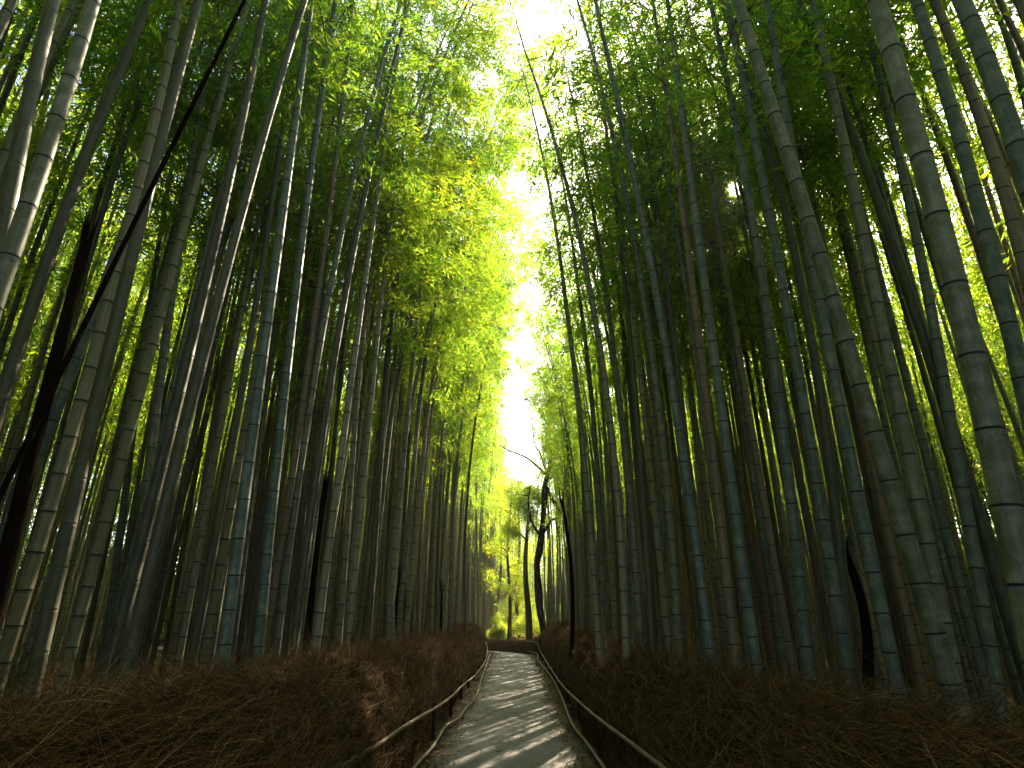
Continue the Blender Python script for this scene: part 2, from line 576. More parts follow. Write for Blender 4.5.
# (points in the photograph bottom to top, width there in pixels, skin, label, cut off at the last point)
SPEC = [
    # right of the path, from the frame edge inwards
    ([(1019, 567), (987, 418), (954, 278), (917, 146), (876, 0)], 25, "green", "thickest grey-green bamboo of the right grove, bold black node rings, close to the viewer", 0),
    ([(1020, 156), (1002, 101), (981, 50), (962, 0)], 20, "blue", "thick pale blue-green bamboo crossing the upper right corner, leaning most steeply", 0),
    ([(1018, 361), (995, 273), (967, 161), (930, 42), (916, 0)], 15.5, "blue", "blue-green bamboo with a light-lined left edge between the two thickest right ones", 0),
    ([(944, 367), (936, 330), (921, 291), (903, 169), (872, 44), (855, 0)], 10.5, "blue", "thin dull blue bamboo just left of the thickest right one, half behind it", 0),
    ([(1020, 252), (998, 167), (968, 89), (945, 25)], 12.5, "tan", "dull brown-grey bamboo behind the two blue-green stems near the right edge", 0),
    ([(1020, 78), (1009, 42), (993, 0)], 10, "blue", "slim dark blue bamboo in the uppermost right corner", 0),
    ([(988, 546), (946, 408), (904, 281), (853, 130), (803, 0)], 12, "dark", "dark slate bamboo with pale node rings crossing over a lighter neighbour on the right", 0),
    ([(935, 580), (897, 403), (880, 315), (841, 130), (814, 0)], 13.5, "green", "even grey-green bamboo left of the dark slate one, many closely spaced nodes", 0),
    ([(922, 587), (884, 470), (849, 354), (802, 193), (768, 101), (737, 0)], 16, "green", "long sage bamboo with dark rings sweeping across the middle of the right grove", 0),
    ([(873, 570), (836, 380), (804, 236), (789, 117), (765, 0)], 12, "blue", "teal bamboo rising behind the long sage one and emerging at its left", 0),
    ([(840, 560), (806, 299), (780, 200), (757, 104), (720, 0)], 10, "dark", "dark olive bamboo shaded behind the teal stem, right grove", 0),
    ([(803, 610), (785, 449), (765, 301), (742, 156), (709, 0)], 10.5, "blue", "slate blue bamboo passing just right of the sun's glint", 0),
    ([(831, 580), (809, 427), (786, 283), (761, 193), (727, 0)], 11, "blue", "bright blue-green bamboo with evenly spaced thin rings, between teal and slate ones", 0),
    ([(778, 581), (764, 504), (738, 348), (712, 188), (684, 10)], 7.5, "tan", "pinkish tan slim bamboo below and left of the sun's glint", 0),
    ([(735, 640), (720, 520), (703, 390), (685, 226), (667, 73), (652, 0)], 9, "brown", "rusty brown bamboo, the reddest stem of the right grove", 0),
    ([(740, 559), (724, 413), (703, 270), (683, 130), (669, 0)], 10, "blue", "blue-green bamboo right beside the rusty brown stem", 0),
    ([(701, 580), (682, 452), (655, 290), (632, 167), (600, 30)], 9, "blue", "blue-grey bamboo a little left of the rusty brown stem, leaning towards the path", 0),
    ([(700, 600), (678, 369), (656, 200), (643, 117), (623, 0)], 7, "dark", "dim olive bamboo hidden behind the blue-grey leaning one, right grove", 0),
    ([(678, 610), (664, 474), (643, 295), (626, 200), (602, 90), (573, 0)], 7.5, "green", "straight grey bamboo second from the path edge on the right, dark rings all along", 0),
    ([(664, 615), (655, 420), (645, 233), (620, 117), (587, 0)], 6, "green", "slender shaded bamboo behind the straight grey one, right of the path", 0),
    ([(640, 620), (629, 489), (610, 333), (580, 133), (549, 5)], 7, "green", "bamboo reaching over the path gap furthest on the right, dark against green leaves", 0),
    ([(625, 600), (603, 384), (582, 250), (557, 143), (524, 56)], 7, "pale", "thin leaning bamboo whose tip stands out against the white sky gap", 0),
    ([(653, 600), (642, 480), (632, 300), (624, 200)], 4, "dead", "pencil-thin blackish bamboo between two grey ones right of the path", 0),
    ([(651, 626), (643, 506), (634, 380), (622, 260)], 7.5, "dark", "olive bamboo standing by the brush tops right of the path bend", 0),
    ([(596, 610), (591, 524), (580, 425), (566, 304)], 6.5, "pale", "pale green bamboo near the far end of the right fence", 0),
    ([(602, 610), (600, 480), (592, 425), (580, 300)], 6, "green", "grey-green bamboo beside the pale one at the far right fence", 0),
    ([(691, 660), (688, 600), (683, 535), (677, 480)], 6, "yellow", "golden yellow dry bamboo stump rising from the brush on the right", 1),
    ([(868, 650), (862, 605), (852, 568), (843, 550)], 10, "dead", "short black broken bamboo leaning behind the right fence brush", 1),
    ([(572, 640), (571, 558), (566, 530), (562, 500)], 5, "dead", "thin black stem right of the dark crooked tree", 1),
    # left of the path, from the frame edge inwards
    ([(9, 200), (27, 112), (40, 52), (53, 0)], 15.5, "dark", "nearly black thick bamboo with pale rings in the upper left corner", 0),
    ([(9, 259), (30, 200), (48, 148), (79, 44), (94, 0)], 17.5, "green", "thickest grey bamboo at the upper left, sunlit along its right edge", 0),
    ([(22, 190), (39, 130), (61, 13)], 7.5, "pale", "slim light-edged bamboo squeezed between the black and the grey thick ones at left", 0),
    ([(-3, 48), (5, 26), (14, 0)], 10, "dark", "dark bamboo cutting the uppermost left corner", 0),
    ([(8, 380), (38, 289), (66, 200), (113, 94), (150, 0)], 13, "dark", "long dark slate bamboo reaching the left edge at mid height", 0),
    ([(36, 559), (72, 429), (104, 310), (140, 182), (170, 65), (179, 0)], 12, "pale", "light tan-grey bamboo crossed by a thin black stem, far left", 0),
    ([(5, 538), (43, 442), (77, 356), (122, 234), (169, 104), (196, 0)], 10.5, "blue", "curved blue-grey bamboo bending over the black dead trunk, lower left", 0),
    ([(8, 556), (29, 452), (48, 393), (73, 299), (86, 240)], 13.5, "dead", "thick black dead trunk with a pointed broken top, far left", 1),
    ([(96, 300), (150, 193), (205, 78), (245, 0)], 5, "dead", "thin black stem slanting most of all across the left grove", 0),
    ([(54, 587), (78, 488), (100, 390), (121, 299), (146, 200), (172, 100)], 13.5, "dark", "broad dark olive bamboo with faint pale rings, left of the bright-edged ones", 0),
    ([(148, 478), (161, 372), (174, 275), (187, 200), (200, 110)], 9, "green", "grey bamboo with a light right edge behind two leaning left ones", 0),
    ([(94, 570), (122, 456), (150, 346), (182, 239), (204, 156), (240, 13)], 9.5, "pale", "pale bamboo with the brightest white sunlit edge, left grove", 0),
    ([(115, 650), (143, 530), (176, 410), (206, 278), (234, 156), (266, 0)], 12, "dark", "very dark bamboo with white-lit edges running the whole height, left grove", 0),
    ([(130, 650), (163, 525), (192, 400), (224, 278), (264, 130), (304, 0)], 11.5, "dark", "dark grey bamboo next right of the very dark white-edged one", 0),
    ([(219, 426), (232, 346), (247, 278), (258, 210)], 6, "green", "faint light-grey bamboo seen between darker stems, left", 0),
    ([(203, 560), (207, 504), (214, 440), (226, 377), (253, 239)], 6, "pale", "pale hazy bamboo in the second row left of the dark olive ringed stem", 0),
    ([(198, 640), (215, 529), (238, 400), (258, 292), (275, 200), (290, 60)], 8.5, "dark", "dark olive bamboo with widely visible pale rings, centre of the left grove", 0),
    ([(224, 650), (247, 474), (266, 337), (283, 200), (301, 91), (312, 0)], 10.5, "blue", "blue-grey bamboo with crisp dark rings, centre of the left grove", 0),
    ([(285, 200), (303, 104), (312, 65), (327, 0)], 7, "pale", "light bamboo merging behind the blue-grey ringed stem high up, left", 0),
    ([(258, 645), (277, 471), (293, 314), (307, 200), (323, 78), (335, 0)], 9, "blue", "straight blue-grey bamboo right of the crisp ringed one, left grove", 0),
    ([(276, 590), (295, 436), (311, 346), (328, 226), (347, 65), (350, 0)], 7.5, "brown", "reddish brown bamboo, the only rusty stem of the left grove", 0),
    ([(278, 620), (297, 499), (313, 398), (333, 262), (358, 156), (396, 8)], 7.5, "green", "grey-green bamboo right of the rusty left stem, its upper part sunlit white", 0),
    ([(297, 620), (307, 548), (324, 418), (346, 291), (364, 200), (380, 120)], 8, "dark", "deep green bamboo with pale rings left of the black dead stem", 0),
    ([(320, 620), (340, 452), (356, 356), (374, 213), (388, 120)], 7.5, "pale", "creamy light bamboo, the palest stem right of the left grove's centre", 0),
    ([(305, 665), (313, 580), (320, 520), (325, 490)], 8, "dead", "black dead stem with reddish broken top, left of the path", 1),
    ([(335, 560), (346, 415), (357, 358), (366, 270), (378, 112)], 6, "green", "slim bamboo passing close behind the creamy light one", 0),
    ([(340, 640), (356, 450), (369, 352), (382, 250)], 5, "green", "thin grey-green bamboo of an upright trio left of the path, leftmost", 0),
    ([(346, 640), (362, 450), (374, 369), (388, 300), (400, 220)], 5.5, "pale", "thin pale bamboo of the upright trio left of the path, middle one", 0),
    ([(368, 640), (381, 450), (392, 369), (406, 304), (420, 220)], 5, "green", "thin shaded bamboo of the upright trio left of the path, rightmost", 0),
    ([(385, 640), (395, 446), (402, 383), (413, 310)], 4.2, "dark", "wiry dark bamboo behind the broken-topped pale one", 0),
    ([(392, 640), (404, 450), (417, 377), (429, 327), (437, 300)], 5.5, "pale", "pale bamboo snapped off at the top with splintered end, left of the path", 1),
    ([(424, 430), (435, 362), (446, 323), (457, 300), (474, 270)], 4, "tan", "bent tan bamboo with a drooping tip beside the snapped one", 0),
    ([(412, 640), (425, 450), (438, 383), (446, 330)], 4, "green", "narrow bamboo left of the three nearest the path end", 0),
    ([(432, 640), (441, 450), (448, 383), (455, 340)], 3.6, "pale", "narrow light bamboo third from the left fence end", 0),
    ([(450, 640), (458, 454), (465, 400), (470, 365)], 3.8, "green", "narrow bamboo second from the left fence end", 0),
    ([(466, 640), (471, 450), (477, 415), (483, 375)], 3.2, "dark", "last dark narrow bamboo beside the far end of the left fence", 0),
    ([(393, 655), (397, 600), (400, 575)], 5, "dead", "short black stem behind the brush, left of the pair near the path end", 1),
    ([(440, 648), (441, 620), (442, 590)], 4, "dead", "short black stem nearest the path end on the left", 1),
]

HOLES = []
placed = []


def add_bamboo(axis, H, r0, skin, label, group, rng, side, internode=0.31, cut=False, n_leaf=2400, sides=14):
    b = axis(0.0)
    root = empty("bamboo", (float(b[0]), float(b[1]), 0.0))
    ax = lambda z: axis(z) - b * np.array([1, 1, 0])
    mb = MB()
    culm_into(mb, ax, H, r0, internode, sides, rng, True, cut)
    if not cut:
        mb.build("culm", CULM_SLOTS[skin], root, True)
        lf = MB()
        crown_into(lf, lf, ax, H, H * rng.uniform(0.44, 0.52), n_leaf, rng, sunlit=b * np.array([1, 1, 0]))
        lf.build("foliage", [M["leaf"], M["branch"]], root)
    else:
        top = ax(H)
        for q in range(7):
            a = rng.uniform(0, 6.28)
            p = top + np.array([math.cos(a), math.sin(a), 0]) * r0 * 0.55
            p2 = p + np.array([math.cos(a) * 0.03, math.sin(a) * 0.03, rng.uniform(0.12, 0.4)])
            mb.tube([p - (0, 0, .05), (p + p2) / 2, p2], [r0 * 0.3, r0 * 0.2, 0.003], 4)
        mb.build("culm", CULM_SLOTS[skin], root, True)
    tag(root, label, "bamboo", group)
    return root


for i, (pts, w, skin, label, cut) in enumerate(SPEC):
    rng = np.random.default_rng(100 + i)
    right = pts[len(pts) // 2][0] > 515
    side = 1 if right else -1
    dia = 0.112 * rng.uniform(0.94, 1.06)
    pm = pts[len(pts) // 2]
    z = FPX * dia * 1.06 / w
    if label.startswith("thin black stem slanting"):
        dia, z = 0.042, 5.2
    dia *= 1.25 if skin == "dead" and w > 7 else 1.0
    Y0 = z / FPX * ray(*pm)[1]
    P = [at_y(px, py, Y0) for px, py in pts]
    zz, xx = [p[2] for p in P], [p[0] for p in P]
    H = (max(zz) if cut else (rng.uniform(13.5, 15.5) if right else rng.uniform(15.5, 18.0)))
    axis = make_axis(zz, xx, Y0, side, H, rng, cut)
    b = axis(0.0)
    placed.append((b[0], b[1]))
    add_bamboo(axis, H, dia / 2, skin, label, n_leaf=1500 if right else 2200, group=FRONT_R if right else FRONT_L, rng=rng, side=side, cut=bool(cut),
               internode=rng.uniform(0.29, 0.34) if w > 6 else 0.36, sides=18 if w > 9 else 12)

# ---- the rows behind: templates, then copies
TEMPL_L, TEMPL_R = [], []
for k in range(18):
    rng = np.random.default_rng(300 + k)
    H = rng.uniform(14.5, 17.5)
    lean, cv, sw = rng.normal(0.0, 0.02), rng.uniform(0.005, 0.011), rng.normal(0, 0.006)
    ax = (lambda z, lean=lean, cv=cv, sw=sw: np.array([lean * z + cv * max(0, z - 5) ** 2 * 0.9, sw * z, z]))
    skin = ["green", "blue", "dark", "pale", "green", "tan", "brown", "dark", "pale", "green", "green", "blue", "dark", "pale", "blue", "brown", "green", "tan"][k]
    mb, lf = MB(), MB()
    culm_into(mb, ax, H, rng.uniform(0.047, 0.058), 0.32, 10, rng)
    crown_into(lf, lf, ax, H, H * (rng.uniform(0.34, 0.46) if k < 10 else rng.uniform(0.42, 0.54)), 2400 if k < 10 else 1300, rng)
    (TEMPL_L if k < 10 else TEMPL_R).append((mb.mesh("culm", CULM_SLOTS[skin], True), lf.mesh("foliage", [M["leaf"], M["branch"]]), skin, H))

ARCH_L, ARCH_R = [], []
for k in range(13):
    rng = np.random.default_rng(340 + k)
    H = rng.uniform(14.5, 16.5)
    lean, sw = rng.normal(0.02, 0.012), rng.normal(0, 0.008)
    cv = rng.uniform(0.019, 0.030) if k < 8 else rng.uniform(0.010, 0.018)
    ax = (lambda z, lean=lean, cv=cv, sw=sw: np.array([lean * z + cv * max(0, z - 5) ** 2, sw * z, z]))
    skin = ["green", "pale", "green", "tan", "dark", "pale", "green", "pale", "blue", "green", "pale", "dark", "green"][k]
    mb, lf = MB(), MB()
    culm_into(mb, ax, H, rng.uniform(0.045, 0.055), 0.32, 10, rng)
    crown_into(lf, lf, ax, H, H * (rng.uniform(0.34, 0.44) if k < 8 else rng.uniform(0.50, 0.58)), 7800 if k < 8 else 3000, rng, 1.0, 1.6, 64)
    (ARCH_L if k < 8 else ARCH_R).append((mb.mesh("culm", CULM_SLOTS[skin], True), lf.mesh("foliage", [M["leaf"], M["branch"]]), skin, H))


def free_spot(x, y):
    # corridor of the path: straight, then a bend to the left at the far end
    if abs(x + 0.1) < 2.25 and y < 34:
        return False
    if -22 < x < 2.6 and 28.2 < y < 34.5:
        return False
    if -1.6 < x < 1.9 and 34 < y < 62:
        return False
    if 1.5 < x < 9 and 41 + x * 0.9 < y < 66:
        return False          # a light spot in the wood behind the bend
    if 3.2 < x < 10.5 and 11.6 < y - 2.2 * x < 16.8 and int(x * 53 + y * 71) % 10 < 5:
        return False          # a thin place through which the sun reaches the path
    if y > 57 and -7 < x < 7 and int(x * 37 + y * 91) % 10 < 7:
        return False
    return True


edge = []
erng = np.random.default_rng(8)
for sd_ in (-1, 1):
    y = 8.5
    while y < 50:
        x = sd_ * erng.uniform(2.25, 2.9) if y < 33 or sd_ > 0 else -erng.uniform(1.7, 2.4)
        if not free_spot(x, y):
            y += 0.5
            continue
        if not any((x - a) ** 2 + (y - c) ** 2 < 0.16 for a, c in placed):
            edge.append((x, y))
        y += erng.uniform(0.55, 1.05) if sd_ < 0 else erng.uniform(0.9, 1.7)
edge += [(erng.uniform(-3.5, -2.9), y + erng.uniform(-0.3, 0.3)) for y in (9.3, 10.4, 11.5, 12.7, 13.9, 15.2, 16.6, 18.1, 19.8, 21.6, 22.8, 24.0, 25.2, 26.4, 27.4)]
edge += [(erng.uniform(3.1, 3.5), y) for y in (9.6, 11.0, 12.4, 14.0, 15.8, 18.0, 20.5, 23.5, 25.5, 27.0, 29.0, 31.0, 33.0)]
placed += edge
cand = []
grng = np.random.default_rng(5)
tries = 0
while tries < 36000:
    tries += 1
    x = grng.uniform(-20, 20)
    y = grng.uniform(-12, 74)
    if not free_spot(x, y):
        continue
    if 0 < y < 9.5 and abs(x) < 4.2:
        continue
    if y > 40 and x > 0 and grng.random() < 0.55:
        continue
    if any((x - a) ** 2 + (y - c) ** 2 < 0.30 for a, c in placed):
        continue
    if any((x - a) ** 2 + (y - c) ** 2 < (0.19 if abs(x) < 6 else 0.48) for a, c in cand):
        continue
    cand.append((x, y))
near, far = [], []
for x, y in cand:
    u, v, zc = project((x, y, 4.0))
    vis = zc > 0.5 and -60 < u < 1084
    (near if vis else far).append((x, y))
near.sort(key=lambda p: math.hypot(p[0], p[1]) + 0.9 * max(0, abs(p[0]) - 4))
N_IND = 300 - len(SPEC) - len(edge)
far += near[N_IND:]
near = [(x, y, ("line", TEMPL_L if x < 0 else TEMPL_R) if y > 33 else ("arch", ARCH_L if x < 0 or x > 3.05 else ARCH_R)) for x, y in edge] + \
       [(x, y, ("rows", TEMPL_L if x < 0 else TEMPL_R)) for x, y in near[:N_IND]]
for i, (x, y, (row, fam)) in enumerate(near):
    rng = np.random.default_rng(1000 + i)
    side = 1 if x > 0 else -1
    t = fam[rng.integers(0, len(fam))]
    root = empty("bamboo", (x, y, 0.0), (math.pi if side > 0 else 0.0) + rng.normal(0, 0.25 if row == "arch" else 0.7))
    s = rng.uniform(0.86, 1.0) if side > 0 else rng.uniform(1.04, 1.24) if row == "arch" else rng.uniform(0.98, 1.12)
    root.scale = (s, s, s)
    root.rotation_euler[0], root.rotation_euler[1] = rng.normal(0, 0.022), rng.normal(0, 0.022)
    hd = SUNV[:2] / np.linalg.norm(SUNV[:2])
    off, dist = abs(x * hd[1] - y * hd[0]), x * hd[0] + y * hd[1]
    if (off < 2.6 and 3 < dist < 24) or math.hypot(x, y) < 10.5:               # beside the sun's line of sight: an upright stem with a crown of its own
        root.rotation_euler, root.scale = (0, 0, 0), (1, 1, 1)
        H, dx, cv = rng.uniform(13, 15), rng.normal(-0.01, 0.015), rng.uniform(0.004, 0.010)
        ax = lambda z: np.array([side * (dx * z - cv * max(0, z - 6) ** 2), 0.0, z])
        mb, lf = MB(), MB()
        culm_into(mb, ax, H, rng.uniform(0.046, 0.056), 0.32, 10, rng)
        crown_into(lf, lf, ax, H, H * (rng.uniform(0.5, 0.56) if math.hypot(x, y) < 10.5 else rng.uniform(0.40, 0.48)), 4200, rng, sunlit=np.array([x, y, 0]))
        t = (mb.mesh("culm", CULM_SLOTS[t[2]], True), lf.mesh("foliage", [M["leaf"], M["branch"]]), t[2])
    for nm, me in zip(("culm", "foliage"), t[:2]):
        o = bpy.data.objects.new(nm, me)
        COL.objects.link(o)
        o.parent = root
    wd = {"green": "grey-green", "blue": "blue-green", "dark": "dark olive", "pale": "pale green", "brown": "reddish brown", "tan": "tan"}[t[2]]
    sd = "right" if side > 0 else "left"
    tag(root, f"slim {wd} bamboo in the crowded back rows of the {sd} grove" if row != "arch" else f"arching {wd} bamboo in the line along the {sd} fence", "bamboo",
        f"{wd} bamboo in the back rows of the {sd} grove" if row != "arch" else f"{wd} bamboo arching over the {sd} fence")

mb = MB()
skins = ["green", "blue", "dark", "pale", "brown"]
gm = [M[s] for s in skins] + [M["ring_dark"], M["leaf"]]
for i, (x, y) in enumerate(far):
    rng = np.random.default_rng(5000 + i)
    side = 1 if x > 0 else -1
    H = rng.uniform(12.5, 15.0) if side > 0 else rng.uniform(14.5, 17.5)
    lx, ly, cv = rng.normal(0, 0.02), rng.normal(0, 0.02), -side * (rng.uniform(0.012, 0.02) if y < 4 and abs(x) < 4 else rng.uniform(0.004, 0.010))
    ax = lambda z: np.array([x + lx * z + cv * max(0, z - 5) ** 2, y + ly * z, z])
    si = int(rng.choice(5, p=[0.35, 0.25, 0.18, 0.17, 0.05]))
    culm_into(mb, ax, H, rng.uniform(0.042, 0.056), 0.42, 6, rng, False, False, (si, 5, si))
    deep = abs(x) > 9.5
    crown_into(mb, None, ax, H, H * (rng.uniform(0.5, 0.55) if math.hypot(x, y) < 10 else rng.uniform(0.30, 0.48)), (700 if side < 0 else 620) if deep else (680 if side < 0 else 340), rng, 1.7 if deep else 1.35, 1.4, 40, 6, np.zeros(3))
tag(mb.build("bamboo_grove", gm, None), "dense mass of bamboo stems and leaves deep in the grove", "bamboo grove", None, "stuff")
print("individuals", len(near) + len(SPEC), "mass", len(far))

# ------------------------------------------------------------------ wood edge beyond the grove
mb = MB()
rng = np.random.default_rng(77)
cl = []
for _ in range(5200):
    q = rng.random()
    if q < 0.36:
        cl.append((rng.uniform(-27, -20.5), rng.uniform(-5, 74), rng.uniform(0.3, 16)))
    elif q < 0.72:
        cl.append((rng.uniform(20.5, 27), rng.uniform(-5, 74), rng.uniform(0.3, 16)))
    else:
        cl.append((rng.uniform(-27, 27), rng.uniform(74, 82), rng.uniform(0.3, 9)))
cl = np.array(cl)
cl = np.vstack([cl, cl[cl[:, 2] < 6] * np.array([1, 1, 0.8])])
k = rng.integers(0, len(cl), 850000)
c = cl[k] + rng.normal(0, 0.62, (len(k), 3))
c[:, 2] = np.abs(c[:, 2])
d = unit(rng.normal(0, 1, (len(k), 3)) + np.array([0, 0, -0.4]))
w = unit(np.cross(d, rng.normal(0, 1, (len(k), 3))))
L = rng.uniform(0.18, 0.38, len(k))
mb.leaves(c, d, w, L, L * 0.42)
tag(mb.build("woodland_edge", M["thicket"]), "shade-darkened bushes and low trees closing off the far side of the grove", "woodland", None, "stuff")


# ------------------------------------------------------------------ trees at the end of the path
def smooth_line(pts, n=6):
    pts = np.asarray(pts, float)
    t = np.linspace(0, len(pts) - 1, (len(pts) - 1) * n + 1)
    i = np.clip(t.astype(int), 0, len(pts) - 2)
    f = (t - i)[:, None]
    p0, p1, p2, p3 = pts[np.maximum(i - 1, 0)], pts[i], pts[i + 1], pts[np.minimum(i + 2, len(pts) - 1)]
    return 0.5 * (2 * p1 + (p2 - p0) * f + (2 * p0 - 5 * p1 + 4 * p2 - p3) * f ** 2 + (3 * p1 - p0 - 3 * p2 + p3) * f ** 3)


def crown_blob(mb, centers, radii, n, rng, L0=0.11, mi=0, wide=0.5):
    k = rng.integers(0, len(centers), n)
    c = np.asarray(centers)[k] + unit(rng.normal(0, 1, (n, 3))) * (np.asarray(radii)[k] * rng.random(n) ** 0.45)[:, None]
    d = unit(rng.normal(0, 1, (n, 3)) + np.array([0, 0, -0.5]))
    w = unit(np.cross(d, rng.normal(0, 1, (n, 3)) + np.array([0, 0, 1.0])))
    L = rng.uniform(0.8, 1.5, n) * L0
    mb.leaves(c, d, w, L, L * wide, mi)


TY = 33.0
root = empty("crooked_tree", tuple(at_y(547, 640, TY) * np.array([1, 1, 0])))
base = np.array(root.location)


def rel(pts, Y, j=0.0):
    return [at_y(px, py, Y + j * q) - base for q, (px, py) in enumerate(pts)]


tr = MB()
line = smooth_line([np.array([0.1, 0, 0])] + rel([(545, 634), (540, 610), (538.5, 589), (537, 565), (540, 547), (543, 520), (544.5, 496), (546, 481), (550.5, 466), (551, 455), (549, 439), (548.5, 427), (544, 418), (540, 408)], TY))
u = np.linspace(0, 1, len(line))
tr.tube(line, 0.175 * (1 - 0.62 * u ** 1.1) + 0.03 + 0.10 * np.exp(-u * 25) + 0.02 * np.sin(u * 40), 12)
tr.build("trunk", M["bark"], root, True)
limbs = [([(545, 474), (537, 466), (527, 458), (518, 454), (507, 450), (500, 445)], 0.085),
         ([(544.5, 468), (540, 453), (535, 445), (533, 430), (531, 415)], 0.05),
         ([(550, 479), (559, 469), (566, 462), (572, 452)], 0.08),
         ([(551, 458), (559, 445), (564, 435), (567, 420)], 0.06),
         ([(539.5, 535), (531, 520), (528.5, 502), (530, 486)], 0.07),
         ([(541, 537), (551, 521), (558, 517), (567, 505), (578, 490)], 0.10),
         ([(545.5, 486), (554, 502), (563, 517), (568, 545), (570, 575)], 0.12),
         ([(548.5, 428), (553, 412), (556, 395)], 0.07)]
rng = np.random.default_rng(21)
tips = []
for pts, r in limbs:
    lb = MB()
    ln = smooth_line(rel(pts, TY, rng.uniform(-0.25, 0.25)))
    lb.tube(ln, np.linspace(r, 0.025, len(ln)), 8)
    for q in range(3):
        i = rng.integers(len(ln) // 3, len(ln))
        dv = unit(rng.normal(0, 1, 3) + np.array([0, 0, 0.7])) * rng.uniform(0.5, 1.3)
        lb.tube([ln[i], ln[i] + dv * 0.5 + (0, 0, 0.08), ln[i] + dv], [0.03, 0.018, 0.006], 4)
        tips.append(ln[i] + dv)
    lb.build("limb", M["bark"], root, True)
    tips.append(ln[-1])
lf = MB()
tips = np.array([t for t in tips if t[2] > 5.5])
crown_blob(lf, tips, np.full(len(tips), 0.6), 350, rng, 0.11)
lf.build("foliage", M["leaf"], root)
tag(root, "crooked dark tree with bare twisting limbs behind the far end of the right fence", "tree")

TREES = [((508, 640), (509, 560), 38, 0.10, "slender dark trunk standing free in the light at the path's end", 9.5),
         ((527.5, 640), (527, 545), 36, 0.19, "straight brown trunk just left of the crooked dark tree", 8.8),
         ((517, 640), (518, 575), 46, 0.13, "pale trunk in the bright clearing between the slender and the straight trunk", 12.5),
         ((498, 640), (500, 570), 50, 0.12, "leafy yellow-green tree deep in the clearing, left of the slender trunk", 13.0),
         ((536, 640), (537, 560), 52, 0.14, "bright green tree farthest back behind the crooked dark tree", 13.0)]
for i, (p0, p1, Y, r, label, H) in enumerate(TREES):
    rng = np.random.default_rng(400 + i)
    a, b = at_y(*p0, Y), at_y(*p1, Y)
    root = empty("slender_tree", (a[0], Y, 0))
    sl = (b[0] - a[0]) / (b[2] - a[2])
    tr = MB()
    zt = np.linspace(0, H, 24)
    ln = np.stack([sl * zt + 0.10 * np.sin(zt * 0.9 + i), 0.12 * np.sin(zt * 0.7 + 2 * i), zt], 1)
    tr.tube(ln, r * (1 - 0.85 * (zt / H) ** 1.2) + 0.01, 10)
    tr.build("trunk", M["bark2"], root, True)
    cs, rs = [], []
    lb = MB()
    for q in range(9 if i == 1 else 26):
        z0 = rng.uniform(0.62 if i == 1 else 0.22, 0.98) * H
        az, le = rng.uniform(0, 6.28), rng.uniform(0.8, 2.4) * (1.15 - 0.6 * z0 / H)
        p = np.array([np.interp(z0, zt, ln[:, 0]), np.interp(z0, zt, ln[:, 1]), z0])
        e = p + np.array([math.cos(az) * le, math.sin(az) * le, le * rng.uniform(0.0, 0.5)])
        lb.tube([p, (p + e) / 2 + (0, 0, 0.15), e], [r * 0.3, r * 0.2, 0.008], 5)
        cs += [e, (p * 0.4 + e * 0.6)]
        rs += [rng.uniform(0.45, 0.85), rng.uniform(0.35, 0.7)]
    crown_blob(lb, cs, rs, 9000, rng, 0.13, 1, 0.24)
    lb.build("crown", [M["bark2"], M["tree_leaf"]], root)
    tag(root, label, "tree")

BUSHES = [(-1.1, 40.5, 0.7, "rounded yellow-green bush left of the slender dark trunk in the clearing"),
          (0.9, 43.0, 1.1, "yellow-green bush between the straight brown trunk and the crooked tree"),
          (-0.3, 47.5, 1.4, "tall leafy bush in the middle of the bright clearing"),
          (2.2, 49.0, 1.4, "leafy bush at the right border of the clearing, behind the crooked tree")]
for i, (x, y, r, label) in enumerate(BUSHES):
    rng = np.random.default_rng(700 + i)
    root = empty("bush", (x, y, 0))
    st, cs = MB(), []
    for q in range(14):
        az, t = rng.uniform(0, 6.28), rng.uniform(0.15, 0.9)
        e = np.array([math.cos(az) * t * r, math.sin(az) * t * r, r * rng.uniform(0.7, 2.3) * (1.1 - 0.5 * t)])
        st.tube([np.array([0, 0, -0.05]), e * (0.4, 0.4, 0.6), e], [0.03, 0.018, 0.005], 5)
        cs += [e, e * 0.7]
    crown_blob(st, cs, np.full(len(cs), 0.42 * r), 5000, rng, 0.12, 1, 0.24)
    st.build("foliage", [M["bark2"], M["tree_leaf"]], root)
    tag(root, label, "bush")

# ------------------------------------------------------------------ ground and path
g = MB()
gx = np.concatenate([[-300, -150, -80], np.linspace(-30, 30, 61), [80, 150, 300]])
gy = np.concatenate([[-300, -150, -80], np.linspace(-20, 80, 81), [150, 220, 300]])
X, Y = np.meshgrid(gx, gy)
Z = np.where(np.abs(X) > 2.0, 0.06 * np.sin(X * 1.3) * np.cos(Y * 0.9), 0.0)
Z = np.where((np.abs(X) > 40) | (Y < -25) | (Y > 90), 0.0, Z) - 0.02
v = np.stack([X, Y, Z], -1).reshape(-1, 3)
ny, nx = X.shape
ii = (np.arange(ny - 1)[:, None] * nx + np.arange(nx - 1)[None, :]).ravel()
g.add(v, np.stack([ii, ii + 1, ii + nx + 1, ii + nx], 1))
tag(g.build("ground", M["soil"], None, True), "dark brown soil and leaf litter under the bamboo", "ground", None, "structure")

# centre line of the path: straight, then round to the left
PC = -0.10
cl = [(PC, y, 0.0) for y in np.linspace(-10, 26, 73)]
for a in np.linspace(0, R(82), 24)[1:]:
    cl.append((PC - 5.0 * (1 - math.cos(a)), 26 + 5.0 * math.sin(a), a))
for q in np.linspace(0.5, 16, 20):
    a = R(82)
    cl.append((cl[-1][0] - math.sin(a) * 0.8, cl[-1][1] + math.cos(a) * 0.8, a))
cl = np.array(cl)


